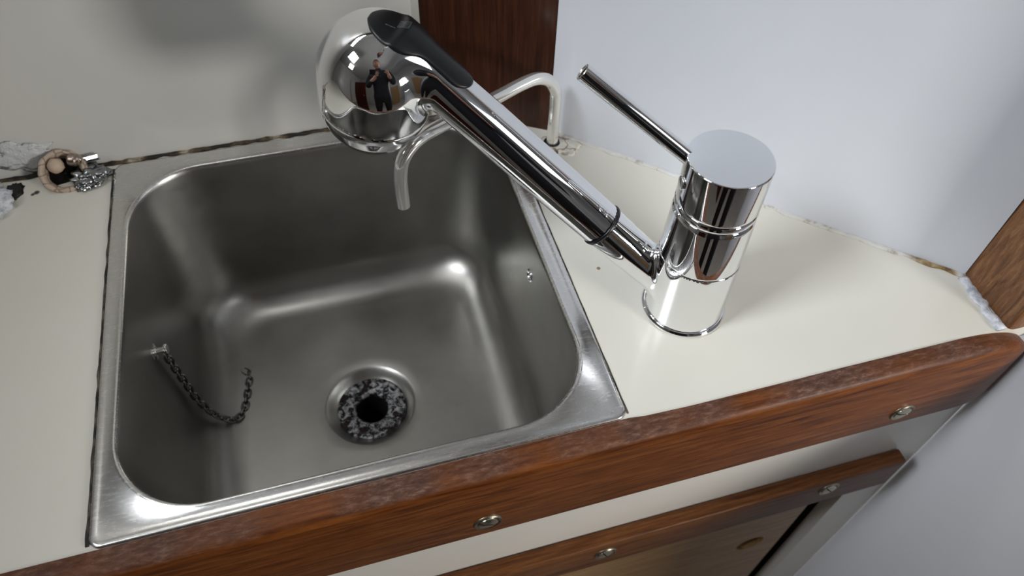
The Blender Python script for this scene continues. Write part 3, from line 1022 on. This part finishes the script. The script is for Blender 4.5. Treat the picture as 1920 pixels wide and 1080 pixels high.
# fingers closed round the phone, five per hand, each its own bent chain
for s_, n in ((-1, 'l'), (1, 'r')):
    pc = np.array(J['pa' + n][0])
    for q in range(5):
        if q < 4:
            b0 = pc + np.array([-s_ * .004, .012, .026 - .017 * q])
            ln = (.070, .078, .074, .060)[q] / 3
            pts = [b0, b0 + np.array([-s_ * .005, ln, .002]), b0 + np.array([-s_ * (.005 + ln * .8), ln * 1.5, .002]), b0 + np.array([-s_ * (.005 + ln * 1.7), ln * 1.35, 0])]
            rr = (.0095, .0088, .0080, .0068)
        else:
            b0 = pc + np.array([-s_ * .012, -.012, .020])
            pts = [b0, b0 + np.array([-s_ * .018, -.004, .014]), b0 + np.array([-s_ * .034, .004, .018]), b0 + np.array([-s_ * .048, .008, .018])]
            rr = (.0115, .0105, .0092, .0075)
        sp2 = smooth_path(pts, 5)
        r_ = np.interp(np.linspace(0, 3, len(sp2)), [0, 1, 2, 2.75, 3], [rr[0], rr[1], rr[2], rr[3], rr[3] * .45])
        obj('finger' if q < 4 else 'thumb', tube(sp2, list(r_), 12), M['skin'], per, True)
# head with a face, bent over the phone
hm = Matrix.Translation(Vector((px - .03, py + .135, .715))) @ Matrix.Rotation(math.radians(-28), 4, 'X')
bm = bmesh.new()
bmesh.ops.create_icosphere(bm, subdivisions=5, radius=1)
for v in bm.verts:
    n_ = v.co.copy()
    x, y, z = n_.x * .076, n_.y * .096, n_.z * .118
    if z < 0: x *= 1 - .28 * (z / .118) ** 2
    if y > 0:
        y += .022 * math.exp(-((n_.x / .16) ** 2 + ((n_.z + .12) / .20) ** 2))
        y += .007 * math.exp(-((n_.x / .30) ** 2 + ((n_.z + .48) / .09) ** 2))
        y += .009 * math.exp(-((n_.x / .32) ** 2 + ((n_.z + .86) / .16) ** 2))
        for sg in (-1, 1):
            y -= .010 * math.exp(-(((n_.x - sg * .42) / .20) ** 2 + ((n_.z - .04) / .12) ** 2))
    v.co = hm @ Vector((x, y, z))
hd = obj('head', bm, M['skin'], per, True)
for sg in (-1, 1):
    c = hm @ Vector((sg * .031, .076, .005))
    bm = lump(tuple(c), (.012, .012, .012), 1, 1, 0, 3); obj('eye', bm, M['eye'], hd, True)
    c = hm @ Vector((sg * .077, -.004, -.008))
    bm = lump(tuple(c), (.010, .018, .031), 3, 2, .15, 3); obj('ear', bm, M['skin'], hd, True)
c = hm @ Vector((0, .0905, -.060))
obj('mouth', lump(tuple(c), (.022, .006, .006), 1, 1, 0, 3), mat('lips', (.40, .15, .13), .5), hd, True)
bm = bmesh.new()
bmesh.ops.create_icosphere(bm, subdivisions=4, radius=1)
bmesh.ops.delete(bm, geom=[v for v in bm.verts if v.co.z < .12 + .55 * max(0, v.co.y) - .75 * max(0, -v.co.y)], context='VERTS')
for v in bm.verts:
    d = 1 + .03 * mnoise(v.co * 6)
    v.co = hm @ Vector((v.co.x * .083 * d, v.co.y * .103 * d, v.co.z * .126 * d))
obj('hair', bm, M['hair'], hd, True)
ph = bevel_box(-.036, .036, -.0045, .0045, -.078, .078, .004, 3)
pm = Matrix(((u2[0], -fwd[0], r2[0], CAM[0]), (u2[1], -fwd[1], r2[1], CAM[1]), (u2[2], -fwd[2], r2[2], CAM[2]), (0, 0, 0, 1)))
bmesh.ops.translate(ph, verts=ph.verts[:], vec=(-.018, .030, -.030))
bmesh.ops.transform(ph, matrix=pm, verts=ph.verts[:])
bmesh.ops.recalc_face_normals(ph, faces=ph.faces[:])
tag(obj('phone', ph, M['phone'], None, True, 40), 'black phone held by the person, mirrored in the chrome', 'phone')

lampo = obj('galley_lamp', bevel_box(-.19, .25, .291, .3070, .625, .715, .004, 2), M['phone'], None, True, 40)
tag(lampo, 'black strip lamp on the back wall above the sink', 'lamp')
